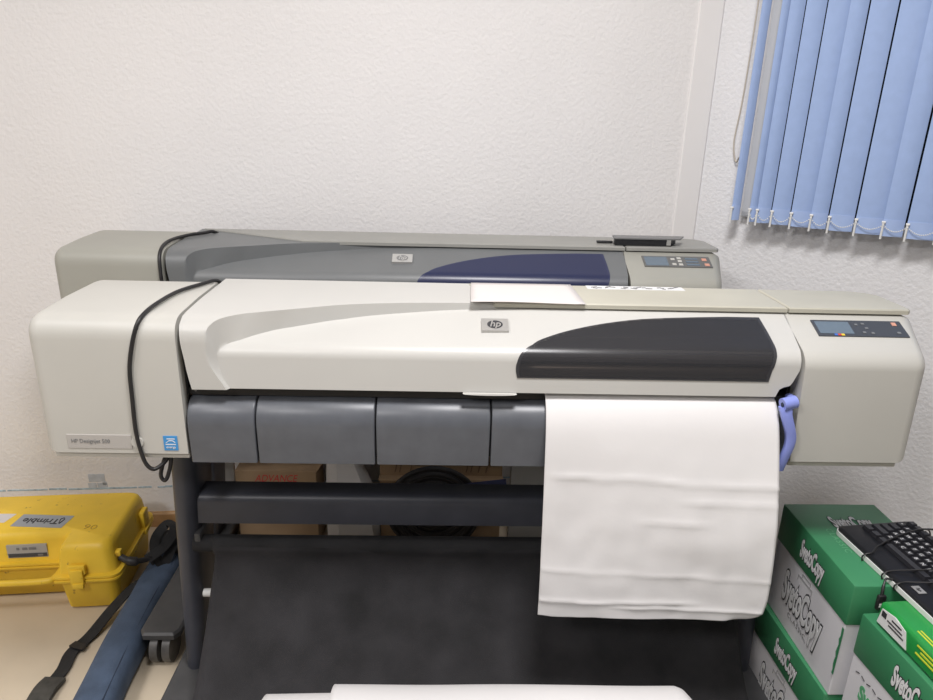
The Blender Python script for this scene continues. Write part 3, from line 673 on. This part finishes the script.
# ------------------------------------------------------------------ copier paper boxes
def sveto(par, o, right, up, size, sx=.36, m_in=None):
    n = V(*right).normalized().cross(V(*up)).normalized(); o = V(*o)
    text('lettering_outline', 'SvetoCopy', size, frame(o+n*.0008, right, up), M['ink'], par, sx=sx, bold=size*.075, ext=.0002)
    text('lettering', 'SvetoCopy', size, frame(o+n*.0014, right, up), m_in or M['white'], par, sx=sx, bold=size*.030, ext=.0003)
def paper_box(label, loc, rotz, h, white_print=True, full=True, top=True):
    # origin: base, back-left corner; x across (.22), y towards the camera (-.305)
    R = thing('paper_box', label, 'box', loc, rotz, None)
    w, d, lid = .220, .303, .095
    m = MB(); m.box2((.002, -d+.002, 0), (w-.002, -.002, h-.012), .002); bd = m.build('carton', M['boxwhite'], R, smooth=0)
    m = MB(); m.box2((0, -d, h-lid), (w, 0, h), .0035); ld = m.build('lid', M['green'], R, smooth=30)
    sveto(ld, (-.0002, -.155, h-lid*.52), (0, -1, 0), (0, 0, 1), .060)
    if top:
        sveto(ld, (.118, -.082, h+.0002), (1, 0, 0), (0, 1, 0), .058)
        text('pale_lettering', 'CLASSIC', .020, frame((.050, -.150, h+.0005), (0, -1, 0), (1, 0, 0)), M['greenlt'], ld, spacing=1.25, ext=.0001)
    if full:
        z = (h-lid)*.55
        sveto(bd, (.0015, -.150, z), (0, -1, 0), (0, 0, 1), .104, .36)
        text('small_lettering', 'CLASSIC', .017, frame((.0012, -.145, z-.055), (0, -1, 0), (0, 0, 1)), M['softink'], bd, spacing=1.35, ext=.0002)
        m = MB()   # thin outline of the key shape behind the name
        for pth in ([(.0016, -.115, z+.05), (.0016, -.115, z+.062), (.0016, -.175, z+.062), (.0016, -.175, z+.048)], [(.0016, -.13, z+.062), (.0016, -.13, z+.074), (.0016, -.165, z+.074), (.0016, -.165, z+.062)], [(.0016, -.12, z-.03), (.0016, -.19, z-.062)]):
            m.tube(pth, .0009, 5)
        m.build('line_drawing', M['softink'], bd, smooth=0)
    return R, bd, ld, w, d, lid
XA, YA = .816, 1.409
paper_box('lower green and white paper box in the left stack, standing on the floor', (XA-.012, YA+.004, 0), math.radians(1.5), .275, top=False)
ra, ba, la, w, d, lid = paper_box('upper green and white paper box with keyboard on its lid', (XA, YA, .275), 0, .275)
m = MB(); random.seed(9)   # torn front corner
pts = [(.004, -d-.0005, .176-.002)] ; zz = .176
q = []
for k in range(12): q.append((random.uniform(.004, .011), .172-k*.0105))
ring0 = [V(-.0005, -d-.0008, z) for x, z in q]; ring1 = [V(x, -d-.0008, z) for x, z in q]; ring2 = [V(x, -d+.001, z) for x, z in q]; ring3 = [V(-.0005, -d+.006+.004*((i*7) % 3), z) for i, (x, z) in enumerate(q)]
ring3 = [V(-.0005, -d+.002+q[k][0]*.6, z) for k, (x, z) in enumerate(q)]
m.loft([ring3, ring0], closed=False, cap=False); m.build('torn_edge', M['green'], ba, smooth=0)
RB = math.radians(4)
paper_box('lowest paper box at the bottom right, under the box that carries the green ream', (.838, 1.086, 0), RB, .225, full=False, top=False)
rb, bb, lb, w, d, lid = paper_box('green and white paper box nearest the camera, with a shiny green ream on top', (.832, 1.090, .225), RB, .275, full=False, top=False)
random.seed(3)
m = MB()
for k in range(16): m.tube([(.0016, -.02-.0165*k, .150+.004*(k % 2)), (.0016, -.02-.0165*(k+.6), .154-.004*(k % 2))], .0011, 5)
for k in range(16): m.tube([(.0016, -.02-.0165*k, .055+.004*(k % 2)), (.0016, -.02-.0165*(k+.6), .059-.004*(k % 2))], .0011, 5)
m.build('dashed_lines', M['ink'], bb, smooth=0)
text('print_lettering', 'SvetoCopy', .045, frame((.0014, -.11, .118), (0, -1, 0), (0, 0, 1)), M['green_print'], bb, sx=.7, bold=.002)
text('print_lettering', 'SvetoCopy', .040, frame((.0014, -.12, .080), (0, -1, 0), (0, 0, 1)), M['green_print'], bb, sx=.7, bold=.002)
# ream of paper
rm = thing('paper_ream', 'shiny green wrapped paper ream with yellow stripes on the nearest box', 'paper ream', (.842, 1.066, .5005), RB)
m = MB(); m.box2((0, -.298, 0), (.212, 0, .050), .009, 3); m.build('wrapper', M['reamgreen'], rm)
m = MB(); m.loft([[V(-.0012, y, z) for y, z in ((-.006, .006), (-.085, .008), (-.075, .040), (-.045, .046), (-.012, .040))], [V(.001, y, z) for y, z in ((-.006, .006), (-.085, .008), (-.075, .040), (-.045, .046), (-.012, .040))]]); wl = m.build('white_label', M['white'], rm, smooth=0)
m = MB()
for z, y0, y1 in ((.034, -.04, -.066), (.026, -.03, -.07), (.019, -.035, -.075)): m.box2((-.0018, y1, z), (-.001, y0, z+.003))
m.box2((-.0018, -.026, .026), (-.001, -.014, .038)); m.build('label_print', M['ink'], wl, smooth=0)
m = MB()
m.box2((.0105, -.29, .0497), (.0135, -.085, .0507)); m.box2((.017, -.29, .0497), (.020, -.085, .0507))
for z, y0 in ((.036, -.105), (.028, -.115), (.020, -.105)): m.box2((-.0012, -.285, z), (.001, y0, z+.003))
m.build('stripes', M['lime'], rm, smooth=0)
m = MB(); m.prism([(.03, -.10), (.045, -.125), (.055, -.115), (.042, -.09)], .0497, .0506); m.build('small_mark', M['white'], rm, smooth=0)

# ------------------------------------------------------------------ keyboard
KX, KY = .872, 1.292; KR = math.radians(5)
kb = thing('keyboard', 'black computer keyboard with its cable wrapped round it, lying on the green boxes', 'keyboard', (KX, KY, .5515), KR)
kw, kd = .182, .450
def rrect(x0, x1, y0, y1, r, n=5):
    P = []
    for cx, cy, a0 in ((x1-r, y0+r, -PI/2), (x1-r, y1-r, 0), (x0+r, y1-r, PI/2), (x0+r, y0+r, PI)):
        for k in range(n+1): a = a0+PI/2*k/n; P.append((cx+r*math.cos(a), cy+r*math.sin(a)))
    return P
m = MB(); P = rrect(0, kw, -kd, 0, .016)
m.loft([[V(x, y, 0) for x, y in P], [V(x, y, .010) for x, y in P]]); m.build('base_shell', M['clip'], kb, smooth=30)
m = MB(); Q = offset_poly(P, .0025); Q2 = offset_poly(P, .008)
m.loft([[V(x, y, .010) for x, y in Q], [V(x, y, .0145+.005*x/kw) for x, y in Q], [V(x, y, .0170+.006*x/kw) for x, y in Q2]]); m.build('top_shell', M['keybody'], kb)
m = MB(); pitch = .0188; key0 = None
rows = [(.052, [1.25, 1.25, 1.25, 6.2, 1.25, 1.25, 1.25, 1.25]), (.072, [2.25]+[1]*10+[2.75]), (.091, [1.75]+[1]*11+[2.25]), (.110, [1.5]+[1]*12+[1.5]), (.129, [1]*13+[2]), (.156, [1]*15)]
nk = 0
keyroot = []
for ri, (rx, ks) in enumerate(rows):
    y = -.016
    for ci, kwid in enumerate(ks):
        L = kwid*pitch; zt = .0185+.006*rx/kw+.0065
        m = MB(); g = .0013
        a = [(rx+g, y-L+g), (rx+pitch-g, y-L+g), (rx+pitch-g, y-g), (rx+g, y-g)]; b = offset_poly(a, .0022)
        m.loft([[V(p[0], p[1], zt-.0075) for p in a], [V(p[0], p[1], zt) for p in b]])
        ko = m.build('key', M['keycap'], kb, smooth=20); nk += 1
        if nk <= 95 and kwid <= 1.3:
            gch = ['ZXCVBNM,./', 'ASDFGHJKL;', 'QWERTYUIOP', '1234567890']
            if 1 <= ri <= 4:
                s_ = gch[ri-1]; off = 1 if ri < 4 else 1
                ch = s_[ci-off] if 0 <= ci-off < len(s_) else '*'
                text('legend', ch, .011, frame((rx+.009, y-L/2, zt+.0003), (0, -1, 0), (1, 0, 0)), M['white'], ko, ext=.0001)
        y -= L
m = MB(); m.box((.024, -.225, .0190), (.016, .022, .0012), rot=Matrix.Rotation(0, 3, 'Z')); bg_ = m.build('badge', M['silver'], kb, smooth=0)
text('lettering', 'hp', .011, frame((.024, -.225, .0199), (0, -1, 0), (1, 0, 0)), M['ink'], bg_, shear=.25)
m = MB()
def wrap(y0, y1, lift=0):
    return smooth_path([(-.004, y0, .0), (-.006, y0, .010), (.0, y0-.002, .0175), (.012, y0-.003, .0205), (.03, y0+(y1-y0)*.2, .0235), (.07, y0+(y1-y0)*.5, .030), (.11, y0+(y1-y0)*.75, .0335), (.15, y1-.002, .034), (kw-.004, y1, .031), (kw+.005, y1, .016), (kw+.004, y1, 0)], 5)
for y0, y1 in ((-.105, -.055), (-.165, -.20), (-.20, -.245)): m.tube(wrap(y0, y1), .0016, 7)
m.tube(smooth_path([(kw, -.035, .020), (kw+.03, -.045, .022), (kw+.08, -.075, .018), (kw+.12, -.1, .012)], 5), .002, 7)
m.build('cable', M['softblack'], kb)
m = MB(); m.tube(smooth_path([(.002, -.185, .013), (-.008, -.180, .012), (-.016, -.186, .006), (-.020, -.191, -.004), (-.022, -.194, -.014)], 5), [.0022]*12+[.0032]*9, 8)
m.box((-.022, -.1955, -.030), (.017, .010, .034), .004); plug = m.build('usb_plug', M['softblack'], kb)
m = MB(); m.box((-.022, -.2008, -.034), (.011, .0012, .008)); m.build('usb_symbol', M['clip'], plug)

# ------------------------------------------------------------------ things on the floor behind
c1 = thing('cardboard_carton', 'brown cardboard carton with red print behind the front plotter, at left', 'carton', (-.535, 2.0, 0))
m = MB(); m.box2((-.13, 0, 0), (.13, .135, .296), .002); cb = m.build('carton_body', M['carton'], c1, smooth=0)
m = MB(); m.loft([[V(-.02, .0, .297), V(.13, .0, .290), V(.150, .03, .312), V(-.01, .04, .304)], [V(-.02, .002, .295), V(.13, .002, .288), V(.150, .032, .310), V(-.01, .042, .302)]]); m.build('flap', M['carton'], c1, smooth=0)
text('red_lettering', 'ADVANCE', .036, frame((.0, -.001, .268), (1, 0, 0), (0, 0, 1)), M['red'], cb, shear=.3, sx=.8)
m = MB(); m.box2((-.722, 2.045, .1055), (-.682, 2.063, .325), .002)
tag(m.build('white_panel', M['white'], smooth=0), 'narrow white board standing upright left of the red-printed carton', 'board')
m = MB(); m.loft([[V(-.375, 2.0, 0), V(-.335, 1.985, 0), V(-.215, 2.0, 0), V(-.20, 2.06, 0), V(-.37, 2.06, 0)], [V(-.375, 2.0, .2), V(-.335, 1.985, .2), V(-.24, 2.0, .2), V(-.22, 2.06, .2), V(-.37, 2.06, .2)], [V(-.372, 2.03, .36), V(-.335, 2.00, .37), V(-.300, 2.01, .37), V(-.285, 2.06, .36), V(-.365, 2.07, .36)]])
tag(m.build('paper_bundle', M['paper'], smooth=0), 'folded white paper bundle standing between the two cartons behind the plotter', 'paper')
c2 = thing('cardboard_carton', 'brown cardboard carton behind the front plotter, with black coil on it', 'carton', (.0, 2.03, 0))
m = MB(); m.box2((-.20, 0, 0), (.205, .12, .345), .002); cb2 = m.build('carton_body', M['carton'], c2, smooth=0)
m = MB(); m.box2((-.202, -.03, .262), (.207, 0, .268)); m.build('flap', M['carton'], c2, smooth=0)
m = MB()
for x in (-.15, -.135, -.10, .085, .10, .125, .15): m.tube([(x, -.001, .28), (x+.008, -.001, .32)], .002, 5)
m.build('print_marks', M['cartondark'], cb2, smooth=0)
m = MB()
for k in range(14):
    r = .150-.010*k; m.tube([(math.cos(a)*r, 0.004*math.sin(k*2), math.sin(a)*r) for a in [2*PI*j/40 for j in range(41)]], .008, 8)
tag(m.build('cable_coil', M['softblack'], loc=(-.02, 1.955, .186)), 'black coiled cable standing against the right carton behind the plotter', 'cable coil')
m = MB(); m.xf(Matrix.Identity(4))
m = ribbon([(-.14, 1.925, .262), (.0, 1.922, .268), (.10, 1.93, .285), (.21, 1.94, .295)], .012, .002, V(0, -1, .15))
ns = m.build('luggage_strap', M['navystrap'], smooth=0); tag(ns, 'dark navy strap stretched across the coil and right carton', 'strap')
m = MB()
for k in range(14): m.box((-.12+.012*k, 1.9195, .262+.0004*k), (.005, .0012, .008))
m.build('strap_print', M['clip'], ns, smooth=0)
m = MB(); m.box2((.235, 2.03, 0), (.40, 2.06, .36), .002)
tag(m.build('grey_panel', M['greybadge'], smooth=0), 'light grey board standing right of the carton with the coil', 'board')

# ------------------------------------------------------------------ light
def area(name, loc, sx, sy, power, col=(1, .982, .985), rot=(0, 0, 0)):
    L = bpy.data.lights.new(name, 'AREA'); L.shape = 'RECTANGLE'; L.size = sx; L.size_y = sy; L.energy = power; L.color = col
    o = bpy.data.objects.new(name, L); C.objects.link(o); o.location = loc; o.rotation_euler = rot; return o
area('ceiling_or_fill_lamp', (.25, .62, H-.03), .45, .45, 54)
area('ceiling_or_fill_lamp', (-1.3, -.9, H-.03), .45, .45, 46)
area('ceiling_or_fill_lamp', (-1.7, .35, H-.03), .45, .45, 20)  # added fill light over the left, brightens the lower-left wall and case
w = bpy.data.worlds.new('room_air'); bpy.context.scene.world = w; w.use_nodes = True
w.node_tree.nodes['Background'].inputs['Color'].default_value = (.95, .96, 1, 1); w.node_tree.nodes['Background'].inputs['Strength'].default_value = .20

# ------------------------------------------------------------------ camera
f_px = 690.; D = V(412-466.5, 2350-350., f_px).normalized()      # world down in camera axes (right, down, forward)
b = .035; a = -(D.x+D.z*b)/D.y; Xc = V(1, a, b).normalized(); Yc = Xc.cross(D); Zc = -D
Rw = Matrix((Xc, Yc, Zc))                                        # camera (right, down, fwd) -> world
cam = bpy.data.cameras.new('camera'); co = bpy.data.objects.new('camera', cam); C.objects.link(co)
cam.sensor_fit = 'HORIZONTAL'; cam.sensor_width = 36; cam.lens = 36*f_px/933; cam.clip_start = .02
conv = Matrix(((1, 0, 0), (0, -1, 0), (0, 0, -1)))
co.matrix_world = Matrix.Translation(V(0, 0, 1.41)) @ (Rw @ conv).to_4x4()
sc = bpy.context.scene; sc.camera = co
sc.view_settings.view_transform = 'Standard'; sc.view_settings.look = 'None'; sc.view_settings.gamma = 1; sc.view_settings.exposure = -.2
sc.view_settings.use_curve_mapping = False
